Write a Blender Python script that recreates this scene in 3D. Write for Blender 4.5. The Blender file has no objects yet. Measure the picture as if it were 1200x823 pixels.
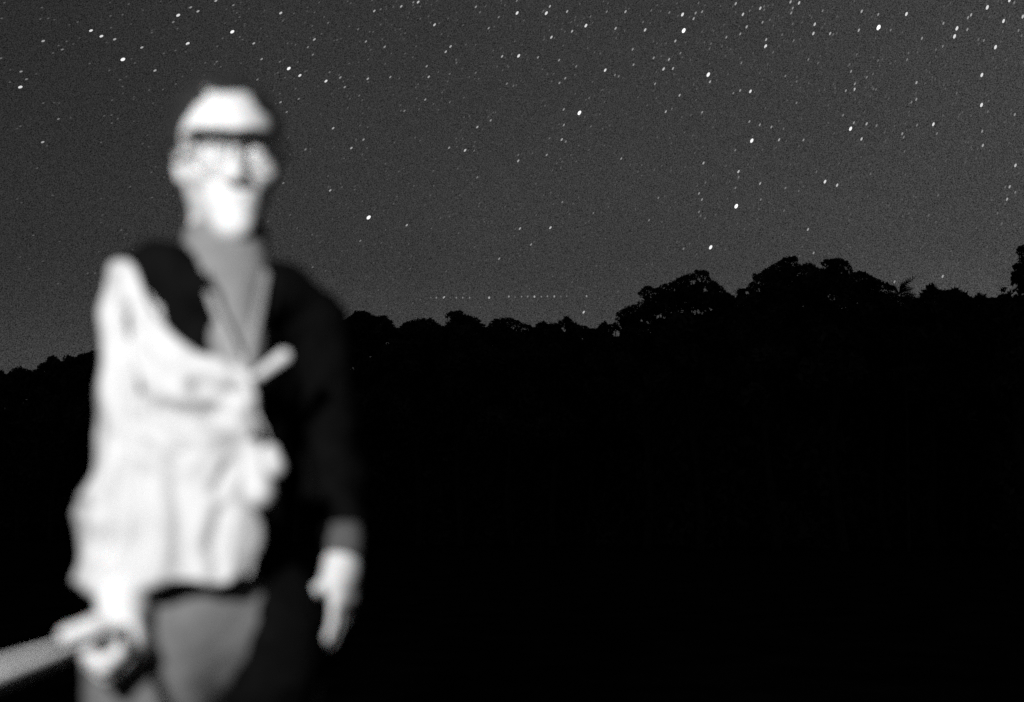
import bpy, math, random
import numpy as np
from mathutils import Vector, Matrix, noise as mnoise

# ------------------------------------------------------------------ camera, sky, light, exposure
sc = bpy.context.scene
COL = sc.collection
PITCH = math.radians(10.0)
CAMZ = 1.10
F = 1167.0                       # focal length in pixels of the 1200 wide photograph

cam_d = bpy.data.cameras.new("camera")
cam = bpy.data.objects.new("camera", cam_d)
COL.objects.link(cam)
sc.camera = cam
cam.location = (0, 0, CAMZ)
cam.rotation_euler = (math.pi/2 + PITCH, 0, 0)
cam_d.sensor_width = 36.0
cam_d.lens = 36.0*F/1200.0
cam_d.clip_start = 0.02
cam_d.clip_end = 9000
cam_d.dof.use_dof = True         # focused on the stars, the person stands inside the near blur
cam_d.dof.focus_distance = 3000
cam_d.dof.aperture_fstop = 1.4

sc.view_settings.view_transform = 'Standard'
sc.view_settings.look = 'None'
sc.view_settings.exposure = 0.0
sc.view_settings.gamma = 1.0
sc.view_settings.use_curve_mapping = False
sc.render.engine = 'CYCLES'
sc.cycles.use_denoising = False
sc.cycles.max_bounces = 6
sc.cycles.sample_clamp_indirect = 2.0
sc.render.filter_size = 1.3

def nd(t, kind, **kw):
    n = t.nodes.new(kind)
    for k, v in kw.items():
        setattr(n, k, v)
    return n

world = bpy.data.worlds.new("World")
sc.world = world
world.use_nodes = True
wt = world.node_tree
wt.nodes.clear()
w_out = nd(wt, 'ShaderNodeOutputWorld')
w_bg = nd(wt, 'ShaderNodeBackground')
w_tc = nd(wt, 'ShaderNodeTexCoord')
w_sep = nd(wt, 'ShaderNodeSeparateXYZ')
wt.links.new(w_tc.outputs['Generated'], w_sep.inputs[0])
# airglow: brightest in a band some way up, darker to the left and the zenith
w_el = nd(wt, 'ShaderNodeValToRGB')
e = w_el.color_ramp.elements
def g(v): return (v, v, v, 1)
e[0].position = 0.0; e[0].color = g(.10)
e[1].position = 1.0; e[1].color = g(.022)
for p_, v_ in ((.10, .075), (.19, .050), (.25, .0405), (.38, .0375), (.6, .033)):
    n_ = e.new(p_); n_.color = g(v_)
wt.links.new(w_sep.outputs['Z'], w_el.inputs[0])
w_az = nd(wt, 'ShaderNodeMapRange')
w_az.inputs['From Min'].default_value = -.5; w_az.inputs['From Max'].default_value = .45
w_az.inputs['To Min'].default_value = .60; w_az.inputs['To Max'].default_value = 1.12
wt.links.new(w_sep.outputs['X'], w_az.inputs['Value'])
w_m1 = nd(wt, 'ShaderNodeMath', operation='MULTIPLY')
wt.links.new(w_el.outputs['Color'], w_m1.inputs[0]); wt.links.new(w_az.outputs[0], w_m1.inputs[1])
# broad uneven glow
w_n1 = nd(wt, 'ShaderNodeTexNoise'); w_n1.inputs['Scale'].default_value = 4.0; w_n1.inputs['Detail'].default_value = 3
w_r1 = nd(wt, 'ShaderNodeMapRange')
w_r1.inputs['From Min'].default_value = .3; w_r1.inputs['From Max'].default_value = .7
w_r1.inputs['To Min'].default_value = .93; w_r1.inputs['To Max'].default_value = 1.07
wt.links.new(w_tc.outputs['Generated'], w_n1.inputs['Vector']); wt.links.new(w_n1.outputs[0], w_r1.inputs['Value'])
w_m2 = nd(wt, 'ShaderNodeMath', operation='MULTIPLY')
wt.links.new(w_m1.outputs[0], w_m2.inputs[0]); wt.links.new(w_r1.outputs[0], w_m2.inputs[1])
# fine film grain, put into the sky brightness
w_n2 = nd(wt, 'ShaderNodeTexNoise'); w_n2.inputs['Scale'].default_value = 1200.0; w_n2.inputs['Detail'].default_value = 1
w_r2 = nd(wt, 'ShaderNodeMapRange')
w_r2.clamp = False
w_r2.inputs['From Min'].default_value = .25; w_r2.inputs['From Max'].default_value = .75
w_r2.inputs['To Min'].default_value = .1; w_r2.inputs['To Max'].default_value = 1.9
wt.links.new(w_tc.outputs['Generated'], w_n2.inputs['Vector']); wt.links.new(w_n2.outputs[0], w_r2.inputs['Value'])
w_m3 = nd(wt, 'ShaderNodeMath', operation='MULTIPLY')
wt.links.new(w_m2.outputs[0], w_m3.inputs[0]); wt.links.new(w_r2.outputs[0], w_m3.inputs[1])
wt.links.new(w_m3.outputs[0], w_bg.inputs['Color'])
w_bg.inputs['Strength'].default_value = 1.2
wt.links.new(w_bg.outputs[0], w_out.inputs[0])

def spot_lamp(loc, target, power, size, blend, radius):
    d = bpy.data.lights.new("hand_torch", 'SPOT')
    d.energy = power; d.spot_size = math.radians(size); d.spot_blend = blend; d.shadow_soft_size = radius
    o = bpy.data.objects.new("hand_torch", d); COL.objects.link(o)
    o.location = loc
    o.rotation_euler = (Vector(target)-Vector(loc)).to_track_quat('-Z', 'Y').to_euler()
    return o
# the torch that lit the person, held beside the camera to its left
spot_lamp((-.54, -.02, 1.62), (-.45, 1.38, 1.30), 205, 104, .7, .045)

# ------------------------------------------------------------------ helpers
CP, SP = math.cos(PITCH), math.sin(PITCH)
def P(px, py, Y):
    """the point of the place at world depth Y that lies behind pixel (px, py) of the photograph"""
    a = (px-600.0)/F; b = (411.5-py)/F
    d = np.array([a, CP - b*SP, SP + b*CP])
    return np.array([0, 0, CAMZ]) + d*(Y/d[1])

def mat(name, col, rough=.85, bump=0.0, bscale=60, var=0.0, vscale=8, sss=0.0, spec=.3, metal=0.0):
    m = bpy.data.materials.new(name); m.use_nodes = True
    t = m.node_tree; b = t.nodes['Principled BSDF']
    b.inputs['Roughness'].default_value = rough
    b.inputs['Base Color'].default_value = g(col)
    b.inputs['Metallic'].default_value = metal
    b.inputs['Specular IOR Level'].default_value = spec
    if sss:
        b.inputs['Subsurface Weight'].default_value = sss
        b.inputs['Subsurface Scale'].default_value = .006
    if var or bump:
        tc = nd(t, 'ShaderNodeTexCoord')
    if var:
        n = nd(t, 'ShaderNodeTexNoise'); n.inputs['Scale'].default_value = vscale; n.inputs['Detail'].default_value = 4
        r = nd(t, 'ShaderNodeMapRange')
        r.inputs['From Min'].default_value = .3; r.inputs['From Max'].default_value = .7
        r.inputs['To Min'].default_value = col*(1-var); r.inputs['To Max'].default_value = col*(1+var)
        t.links.new(tc.outputs['Object'], n.inputs['Vector']); t.links.new(n.outputs[0], r.inputs['Value'])
        t.links.new(r.outputs[0], b.inputs['Base Color'])
    if bump:
        n = nd(t, 'ShaderNodeTexNoise'); n.inputs['Scale'].default_value = bscale; n.inputs['Detail'].default_value = 3
        bm = nd(t, 'ShaderNodeBump'); bm.inputs['Strength'].default_value = bump; bm.inputs['Distance'].default_value = .01
        t.links.new(tc.outputs['Object'], n.inputs['Vector']); t.links.new(n.outputs[0], bm.inputs['Height'])
        t.links.new(bm.outputs[0], b.inputs['Normal'])
    return m

M = dict(
    skin=mat('skin', .44, .55, .12, 140, .05, 30, sss=.15),
    pale_cloth=mat('pale_cotton', .37, .95, .25, 260, .05, 14, spec=.1),
    dark_cloth=mat('shade_and_shoe_dark', .0035, .98, .4, 320, .25, 40, spec=.05),  # near-black: shade of the far half put into the colour; also the shoes
    grey_cloth=mat('grey_twill', .10, .95, .25, 300, .15, 18, spec=.1),
    dim_neck_grey=mat('dim_neck_grey', .14, .95, .3, 280, .1, 30, spec=.05), cuff=mat('grey_rib', .065, .95, .4, 300, .2, 50, spec=.1),  # the neck grey carries its dimness in the colour
    hair=mat('hair', .012, .7, .6, 220, .4, 60),
    plastic=mat('dark_acetate', .01, .35, 0, 1, spec=.4),
    eye=mat('eye_white', .7, .2), iris=mat('iris', .03, .2),
    stick=mat('pale_peeled_wood', .6, .7, .4, 90, .15, 25),
    tag=mat('pale_leather', .36, .6, .3, 120, .1, 30), cord=mat('pale_webbing', .24, .9, .3, 300),
    leaf=mat('foliage', .035, .8, var=.4, vscale=1.2), bark=mat('bark', .02, .95, .6, 12, .4, 6),
    soil=mat('dark_turf', .008, .98, .8, 3, .5, 1.5), 
)
def lens_mat():
    m = bpy.data.materials.new('spectacle_glass'); m.use_nodes = True
    t = m.node_tree; t.nodes.clear()
    o = nd(t, 'ShaderNodeOutputMaterial'); mx = nd(t, 'ShaderNodeMixShader')
    tr = nd(t, 'ShaderNodeBsdfTransparent'); gl = nd(t, 'ShaderNodeBsdfGlossy')
    gl.inputs['Roughness'].default_value = .12
    mx.inputs[0].default_value = .12
    t.links.new(tr.outputs[0], mx.inputs[1]); t.links.new(gl.outputs[0], mx.inputs[2]); t.links.new(mx.outputs[0], o.inputs[0])
    return m
M['lens'] = lens_mat()
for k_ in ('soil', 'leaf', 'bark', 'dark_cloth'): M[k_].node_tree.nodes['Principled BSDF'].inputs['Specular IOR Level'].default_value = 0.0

def tag(o, label=None, cat=None, group=None, kind=None):
    if label: o['label'] = label
    if cat: o['category'] = cat
    if group: o['group'] = group
    if kind: o['kind'] = kind
    return o

def mesh_obj(name, V, Fc, m, parent=None, smooth=False):
    me = bpy.data.meshes.new(name)
    V = np.asarray(V, dtype=np.float32)
    if isinstance(Fc, np.ndarray) and Fc.ndim == 2:
        n, k = Fc.shape
        me.vertices.add(len(V)); me.vertices.foreach_set('co', V.ravel())
        me.loops.add(n*k); me.loops.foreach_set('vertex_index', Fc.astype(np.int32).ravel())
        me.polygons.add(n)
        me.polygons.foreach_set('loop_start', np.arange(0, n*k, k, dtype=np.int32))
        me.polygons.foreach_set('loop_total', np.full(n, k, dtype=np.int32))
        me.update(calc_edges=True)
    else:
        me.from_pydata([tuple(map(float, v)) for v in V], [], [tuple(f) for f in Fc])
    if smooth:
        me.polygons.foreach_set('use_smooth', np.ones(len(me.polygons), dtype=bool))
    me.materials.append(m)
    me.validate()
    o = bpy.data.objects.new(name, me); COL.objects.link(o)
    if parent is not None:
        o.parent = parent
        o.matrix_parent_inverse = Matrix.Translation(-Vector(parent.location))
    return o

def empty(name, loc):
    o = bpy.data.objects.new(name, None); COL.objects.link(o)
    o.location = tuple(map(float, loc)); o.empty_display_size = .2
    return o

def tube(pts, rad, n=10):
    """tapered tube through pts, closed ends"""
    pts = [np.asarray(p, float) for p in pts]; V = []; Fc = []
    if not hasattr(rad, '__len__'): rad = [rad]*len(pts)
    up = None
    for i, p in enumerate(pts):
        d = pts[min(i+1, len(pts)-1)] - pts[max(i-1, 0)]; d /= np.linalg.norm(d)+1e-9
        if up is None:
            up = np.cross(d, [0, 0, 1.0]) if abs(d[2]) < .9 else np.cross(d, [1.0, 0, 0])
        up = up - d*np.dot(up, d); up /= np.linalg.norm(up); s = np.cross(d, up)
        for k in range(n):
            a = 2*math.pi*k/n
            V.append(p + rad[i]*(math.cos(a)*up + math.sin(a)*s))
    for i in range(len(pts)-1):
        for k in range(n):
            a = i*n+k; b = i*n+(k+1) % n
            Fc.append((a, b, b+n, a+n))
    Fc.append(tuple(range(n))[::-1]); Fc.append(tuple(range((len(pts)-1)*n, len(pts)*n)))
    return V, Fc

# ------------------------------------------------------------------ implicit surfaces -> one continuous mesh
class SDF:
    def __init__(s, lo, hi, h):
        s.lo = np.array(lo, float); s.h = h
        s.n = np.ceil((np.array(hi)-s.lo)/h).astype(int)+1
        s.f = np.full(tuple(s.n), 1.0, np.float32)
    def _box(s, c0, c1, pad):
        a = np.clip(np.floor((np.minimum(c0, c1)-pad-s.lo)/s.h).astype(int), 0, s.n-1)
        b = np.clip(np.ceil((np.maximum(c0, c1)+pad-s.lo)/s.h).astype(int)+1, 1, s.n)
        ax = [s.lo[i]+s.h*np.arange(a[i], b[i]) for i in range(3)]
        sl = tuple(slice(a[i], b[i]) for i in range(3))
        X = np.stack(np.meshgrid(*ax, indexing='ij'), -1).astype(np.float32)
        return sl, X
    def _mix(s, sl, d, k, op):
        f = s.f[sl]
        if op == 'sub': f = -f
        if op == 'cut': f, d = -f, -d       # keep only what is inside d
        if op == 'add' or op == 'sub' or op == 'cut':
            if k > 0:
                h = np.maximum(k-np.abs(f-d), 0)/k
                r = np.minimum(f, d)-h*h*k*.25
            else: r = np.minimum(f, d)
        s.f[sl] = r if op == 'add' else -r
    def cone(s, a, b, ra, rb=None, k=.015, op='add'):
        a = np.asarray(a, float); b = np.asarray(b, float); rb = ra if rb is None else rb
        sl, X = s._box(a, b, max(ra, rb)+k+.02)
        ab = b-a; t = np.clip(((X-a)@ab)/(ab@ab+1e-9), 0, 1)
        d = np.linalg.norm(X-(a+t[..., None]*ab), axis=-1)-(ra+(rb-ra)*t)
        s._mix(sl, d.astype(np.float32), k, op)
    def ell(s, c, r, R=None, k=.015, op='add'):
        c = np.asarray(c, float); r = np.asarray(r, float)
        sl, X = s._box(c, c, r.max()+k+.02)
        Q = X-c
        if R is not None: Q = Q@np.asarray(R)          # columns of R are the axes
        k0 = np.linalg.norm(Q/r, axis=-1); k1 = np.linalg.norm(Q/(r*r), axis=-1)+1e-9
        s._mix(sl, (k0*(k0-1)/k1).astype(np.float32), k, op)
    def half(s, p, nrm, k=.01, wob=0, wf=30):
        """remove everything on the side the normal points to"""
        sl = (slice(None),)*3
        ax = [s.lo[i]+s.h*np.arange(s.n[i]) for i in range(3)]
        X = np.stack(np.meshgrid(*ax, indexing='ij'), -1).astype(np.float32)
        nrm = np.asarray(nrm, float); nrm /= np.linalg.norm(nrm)
        d = (X-np.asarray(p))@nrm
        if wob: d = d + wob*np.sin(X[..., 2]*wf)+wob*.6*np.sin(X[..., 2]*wf*2.3+1+X[..., 0]*20)
        s.f = -np.minimum(-s.f, -d).astype(np.float32) if k == 0 else np.maximum(s.f, d).astype(np.float32)
    def mesh(s):
        f = s.f; nx, ny, nz = f.shape
        neg = f < 0
        cnt = np.zeros((nx-1, ny-1, nz-1), np.int8)
        for i in (0, 1):
            for j in (0, 1):
                for k in (0, 1):
                    cnt += neg[i:nx-1+i, j:ny-1+j, k:nz-1+k]
        act = (cnt > 0) & (cnt < 8)
        I = np.argwhere(act); idx = -np.ones(act.shape, np.int32); idx[act] = np.arange(len(I))
        pos = np.zeros((len(I), 3)); w = np.zeros(len(I))
        cor = [(i, j, k) for i in (0, 1) for j in (0, 1) for k in (0, 1)]
        for a in cor:
            for ax in range(3):
                if a[ax]: continue
                b = list(a); b[ax] = 1
                fa = f[I[:, 0]+a[0], I[:, 1]+a[1], I[:, 2]+a[2]]; fb = f[I[:, 0]+b[0], I[:, 1]+b[1], I[:, 2]+b[2]]
                m = (fa < 0) != (fb < 0)
                t = np.where(m, fa/(fa-fb+1e-12), 0)
                for q in range(3):
                    pos[:, q] += np.where(m, a[q]+(t if q == ax else 0), 0)
                w += m
        V = s.lo + s.h*(I+pos/w[:, None])
        Q = []
        for ax in range(3):
            u, v = [(1, 2), (2, 0), (0, 1)][ax]
            sh = [slice(1, d-1) for d in f.shape]; sh[ax] = slice(0, f.shape[ax]-1)
            sh2 = list(sh); sh2[ax] = slice(1, f.shape[ax])
            A = neg[tuple(sh)]; B = neg[tuple(sh2)]
            E = np.argwhere(A != B)
            if not len(E): continue
            off = np.ones(3, int); off[ax] = 0
            fl = A[E[:, 0], E[:, 1], E[:, 2]]
            E = E+off
            def c(du, dv):
                e_ = E.copy(); e_[:, u] -= du; e_[:, v] -= dv
                return idx[e_[:, 0], e_[:, 1], e_[:, 2]]
            q = np.stack([c(1, 1), c(0, 1), c(0, 0), c(1, 0)], 1)
            q[~fl] = q[~fl][:, ::-1]
            Q.append(q)
        return V, np.concatenate(Q)

def vert_normals(V, Q):
    n = np.zeros_like(V)
    fn = np.cross(V[Q[:, 2]]-V[Q[:, 0]], V[Q[:, 3]]-V[Q[:, 1]])
    for k in range(4): np.add.at(n, Q[:, k], fn)
    return n/(np.linalg.norm(n, axis=1, keepdims=True)+1e-12)

def displace(V, Q, fn):
    n = vert_normals(V, Q)
    d = np.array([fn(Vector(v)) for v in V])
    return V+n*d[:, None]

# ------------------------------------------------------------------ ground and wooded slope
def ground_z(x, y):
    u = (y-88)/40.0
    u = max(0.0, min(1.0, u)); s = u*u*(3-2*u)
    px = 600+F*(x/max(y, 1))*1.0
    top = float(np.interp(px, [-200, 0, 300, 500, 700, 850, 1000, 1200, 1400], [15.5, 15.5, 19.5, 21.5, 23.5, 28.5, 29, 27, 28]))
    return s*top + .25*mnoise.noise(Vector((x*.05, y*.05, 0)))*min(1, y*.02 if y > 0 else 0)
xs = np.concatenate([np.linspace(-2500, -160, 12), np.linspace(-150, 150, 101), np.linspace(160, 2500, 12)])
ys = np.concatenate([np.linspace(-600, -20, 8), np.linspace(-10, 200, 106), np.linspace(220, 2500, 14)])
V = [(x, y, ground_z(x, y)) for y in ys for x in xs]
nx = len(xs)
Fc = np.array([(j*nx+i, j*nx+i+1, (j+1)*nx+i+1, (j+1)*nx+i) for j in range(len(ys)-1) for i in range(nx-1)])
tag(mesh_obj('ground', V, Fc, M['soil'], smooth=True), kind='structure')

# ------------------------------------------------------------------ trees
PROF = [(-200,440),(-60,436),(-30,430),(0,434.7),(4,434.7),(7.6,439.5),(12,435.7),(19.5,429.8),(24,431),(32.5,434),(40,435),(46.6,426),(55,424),(57.4,417),(65,417),(69,421.7),
 (72.6,425),(76,416),(82,417),(88,419.5),(94,416),(115,410),(140,418),(165,412),(190,420),(215,414),(237,421),(252,426),(270,424),(283,414),(290,404),(294.5,389),(305,387),(312,391),
 (318,399.5),(324,398),(329.5,401),(338,395),(345,397),(354,391.6),(368,389),(377,391),(381,398),(392.5,385.5),(395,377),(408,374),(415,366),(427.5,365),
 (443,371.5),(452,369),(458,375),(466,386),(472.5,379),(485,375),(506,374),(512.5,379),(519,384),(520,370),(526,367),(537.5,364),(547.5,370),(560,374),(570,384),
 (580,374),(597.5,372.5),(610,377.5),(626,384),(636,375),(642.5,381),(652.5,379),(665,371),(670,377.5),(687.5,384),(699,386),(707.5,376),(713,381),(719,380),
 (720.6,369),(732.5,360),(745.5,358),(747.7,343),(758.5,334),(769,339.6),(775,334),(787,332),(793,327.7),(802,323),(810.5,322),(811.6,316),(820,318),(830,317),(833,327.7),(841,332),
 (852,343),(862.5,349),(864.7,338.5),(873,339.6),(880,332),(881,321),(888.5,322),(901.5,312.5),(911,308),(921,301.7),(935,301.7),(938,311),(951,309),(960.6,315.7),
 (964,305),(983,303),(994,308),(1000.7,320),(1009,318),(1026.7,326.6),(1046,335),(1052.7,347),(1060,351),(1078,350),(1085,344),(1092.8,338),(1098,340),(1109,343),(1120,341),
 (1130.7,345),(1139,350),(1149,347),(1156.7,350),(1169.7,350),(1180.5,347),(1182.7,339.6),(1175,335),(1176,326),(1178,313),(1185,306),(1189,311),(1190,293),(1195.7,288.7),(1205,290),(1220,280),(1240,270),(1280,275),(1340,300),(1500,320)]
PX = np.array([p[0] for p in PROF]); PY = np.array([p[1] for p in PROF])
o_ = np.argsort(PX, kind='stable'); PX, PY = PX[o_], PY[o_]
def top(x): return np.interp(x, PX, PY)

TREES = [  # px centre, metres away
 (-70,88),(-25,86),(22,84),(62,82),(92,80),(135,79),(180,77),(225,75),(262,73),(305,70),(350,68),(378,71),(427,63),(490,62),(538,60),(598,58),(650,57),(693,58),
 (760,50),(818,48),(905,46),(983,45),(1036,48),(1095,47),(1130,49),(1162,50),(1205,38),(1262,41)]
LAB = [
 'dark tree just inside the left edge of the treeline', 'round topped dark tree left of the person, second from the left edge', 'dark tree with twin bumps just left of the pale sleeve',
 'dark low tree directly behind the pale sleeve','dark tree behind the chest of the person','dark tree behind the open neck of the person','dark low tree behind the middle of the chest',
 'small upright dark tree at the tip of the collar','flat topped low dark tree between the person and the first big dome','narrow dark tree in the dip left of the first big dome',
 'big domed dark tree with a stepped left side, first right of the person','wide flat dome of a dark tree left of the row of lights',
 'pointed dark tree under the left end of the row of lights','smooth domed dark tree under the middle of the row of lights','spiky topped dark tree under the right end of the row of lights',
 'low ragged dark tree in the dip before the tall trees','tall dark tree stepping up at its left beside a small sky gap','tall dark tree with a square topknot, left of the notch',
 'broad tall dark tree right of the notch, highest of the middle','tall dark tree with a smooth rounded top sloping right','sloping shoulder of a dark tree running down to the fronds',
 'low spiky dark tree right of the fronds','low spiky dark tree in the middle of the low stretch','low dark tree at the foot of the right edge tree','nearest tall dark tree with lobed crown at the right edge']
rng = np.random.default_rng(7)
tx = np.array([t[0] for t in TREES])

def leaves(C, R, n, size, long=1.0):
    """n leaf blades spread through a lumpy ball at C"""
    d = rng.normal(size=(n, 3)); d /= np.linalg.norm(d, axis=1, keepdims=True)
    r = R*rng.uniform(.25, 1.0, n)**.45
    c = C+d*r[:, None]*np.array([1, 1, .92])
    a = rng.normal(size=(n, 3)); a /= np.linalg.norm(a, axis=1, keepdims=True)
    b = np.cross(a, rng.normal(size=(n, 3))); b /= np.linalg.norm(b, axis=1, keepdims=True)
    s = size*rng.uniform(.6, 1.25, n)[:, None]
    return np.stack([c-a*s*long, c-b*s*.5, c+a*s*long, c+b*s*.5], 1)

lobes = {i: [] for i in range(len(TREES))}
def add_lobe(x, r, extra, dep):
    i = int(np.argmin(np.abs(tx-x-rng.normal()*4)))
    dx = np.linspace(-r, r, 15)
    cy = np.max(top(x+dx)+np.sqrt(np.maximum(r*r-dx*dx, 0)))-1.0+extra
    Y = TREES[i][1]+dep
    lobes[i].append((P(x, cy, Y), r*Y/F*1.03))
x = -190.0
while x < 1400:                                       # the uneven outline
    add_lobe(x, rng.uniform(2.2, 4.0), rng.uniform(-.8, .6), rng.normal()*.5)
    if rng.random() < .85: add_lobe(x+1, rng.uniform(4.5, 7), rng.uniform(.5, 2.5), rng.normal()*.9)
    x += rng.uniform(1.8, 3.0)
for lay, (lo_, hi_) in enumerate(((4, 12), (9, 22), (18, 36), (32, 55), (50, 80), (75, 115))):
    x = -190.0
    while x < 1400:
        r = rng.uniform(7, 11)+lay*1.6
        add_lobe(x, r, rng.uniform(lo_, hi_), rng.normal()*1.4)
        x += rng.uniform(4.5, 7)+lay*1.2
HOLES = [(722, 391, 5), (812, 331, 3.2), (826, 340, 3.2), (804, 355, 2.5), (752, 376, 3), (769, 355, 2), (875, 343, 2.5), (936, 320, 1.6), (1036, 341, 2)]
hp = np.array([[h_[0], h_[1]] for h_ in HOLES]); hr = np.array([h_[2] for h_ in HOLES])
def project(C):
    d = C-np.array([0, 0, CAMZ]); zc = d[..., 1]*CP+d[..., 2]*SP; yc = -d[..., 1]*SP+d[..., 2]*CP
    return np.stack([600+F*d[..., 0]/zc, 411.5-F*yc/zc], -1)

TUFTS = [(1081,344),(1085,340),(1090,336),(1093,333),(1098,339),(1104,342),(1109,341),(1116,341),(1120,338),(1125,341),(1131,342),(1146,347),(1149,344),(1153,347),(867,341),(872,343),(645,380),(665,371),(580,376),(707,378),(638,376),(696,385),(652,381)]
def limb_tree(i):
    px, Y = TREES[i]
    c0 = P(px, 600, Y); base = np.array([c0[0], Y, ground_z(c0[0], Y)-.05])
    tz = P(px, float(top(px)), Y)[2]
    t = empty('tree', base)
    tag(t, LAB[i-2] if 2 <= i < 2+len(LAB) else 'dark tree standing beyond the edge of the picture', 'tree', 'trees along the skyline')
    L = lobes[i]
    q = []
    for C, R in L:
        n = int(np.clip(26+420*R*R, 26, 230))
        spiky = 1060 < px < 1170
        q.append(leaves(C, R, n, (.075 if R < .32 else .15 if R < .55 else .21)*(1.0 if Y < 60 else 1.2), 1.5 if spiky else 1.0))
    for (ax_, ay_) in TUFTS:
        if int(np.argmin(np.abs(tx-ax_))) == i:
            for g_ in range(3): q.append(leaves(P(ax_+g_-1, ay_+2+g_*2.2, Y), .10+.05*g_, 12, .10, 2.0))
    q = np.concatenate(q)
    pc = project(q.mean(1))
    hide = (np.linalg.norm(pc[:, None]-hp[None], axis=2) < hr[None]*rng.uniform(.7, 1.15, (len(pc), 1))).any(1)
    q = q[~hide]
    n = len(q)
    mesh_obj('crown', q.reshape(-1, 3), np.arange(n*4).reshape(n, 4), M['leaf'], t)
    # trunk with limbs
    V, Fc = [], []
    def addt(p, r, k=8):
        v, f = tube(p, r, k); b = len(V); V.extend(v); Fc.extend([tuple(b+j for j in ff) for ff in f])
    h = tz-base[2]
    pts = [base+np.array([.15*math.sin(k*1.3+i), .1*math.cos(k*1.7+i), h*.78*k/6]) for k in range(7)]
    addt(pts, [.24*(1-.11*k) for k in range(7)])
    for C, R in L[::max(1, len(L)//12)]:
        k = 3+int(rng.random()*3); a = pts[k]
        m_ = (a+C)/2+np.array([0, 0, -.2])
        addt([a, m_, C], [.085, .055, .015], 6)
    mesh_obj('trunk', V, Fc, M['bark'], t)
for i in range(len(TREES)): limb_tree(i)

# sapling with long drooping blades in the dip, and feathery tops beside it
def sapling():
    Y = 44; b = P(1062, 600, Y); base = np.array([b[0], Y, 0.0])
    t = empty('sapling', base)
    tag(t, 'thin young tree with long fronds sticking up in the dip right of the sloping crown', 'sapling')
    tip = P(1056, 342, Y)
    v, f = tube([base, (base+tip)/2+np.array([.1, 0, 0]), tip, P(1057, 333, Y)], [.09, .06, .03, .012], 8)
    mesh_obj('trunk', v, f, M['bark'], t)
    V = []; Fc = []
    fr = [((1054,342),(1060,331),(1074,324)),((1054,344),(1062,337),(1069,339)),((1055,346),(1064,342),(1074,346)),((1054,345),(1049,338),(1047,336)),
          ((1055,349),(1066,347),(1073,349)),((1056,350),(1062,352),(1068,352)),((1054,343),(1056,335),(1064,330)),((1052,352),(1060,347),(1076,350))]
    for k, (a, m_, c) in enumerate(fr):
        dy = (k % 3-1)*.3
        A, Mm, Cc = P(*a, Y), P(*m_, Y+dy*.6), P(*c, Y+dy)
        prev = None
        for s in range(11):
            u = s/10; p = (1-u)**2*A+2*u*(1-u)*Mm+u*u*Cc
            d = (Cc-A); d /= np.linalg.norm(d)
            for sgn in (-1, 1):                      # leaflets either side of the rib
                w = (.24*math.sin(math.pi*min(1, u*.9+.12)))
                nrm = np.array([-d[2], .35*sgn, d[0]])*sgn
                q = p+d*.14+nrm*w*.8
                b_ = len(V); V += [p, p+d*.05+nrm*w*.3, q, p+d*.1+nrm*w*.15]; Fc.append((b_, b_+1, b_+2, b_+3))
        vv, ff = tube([A, (A+2*Mm+Cc)/4, Cc], [.035, .025, .01], 5)
        b_ = len(V); V += list(vv); Fc += [tuple(b_+j for j in q_) for q_ in ff]
    mesh_obj('fronds', V, Fc, M['leaf'], t)
sapling()

# undergrowth filling the foot of the wood: nobody could count it
q = []
for k in range(900):
    px = rng.uniform(-250, 1450); Y = np.interp(px, tx, [t[1] for t in TREES])+rng.uniform(2, 14)
    c = P(px, 600, Y); z = rng.uniform(.5, 9.5)
    q.append(leaves(np.array([c[0], Y, z+ground_z(c[0], Y)]), rng.uniform(1.0, 1.9), 75, .3))
q = np.concatenate(q); n = len(q)
tag(mesh_obj('undergrowth', q.reshape(-1, 3), np.arange(n*4).reshape(n, 4), M['leaf']),
    'black mass of undergrowth filling the foot of the wood', 'undergrowth', kind='stuff')

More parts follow.
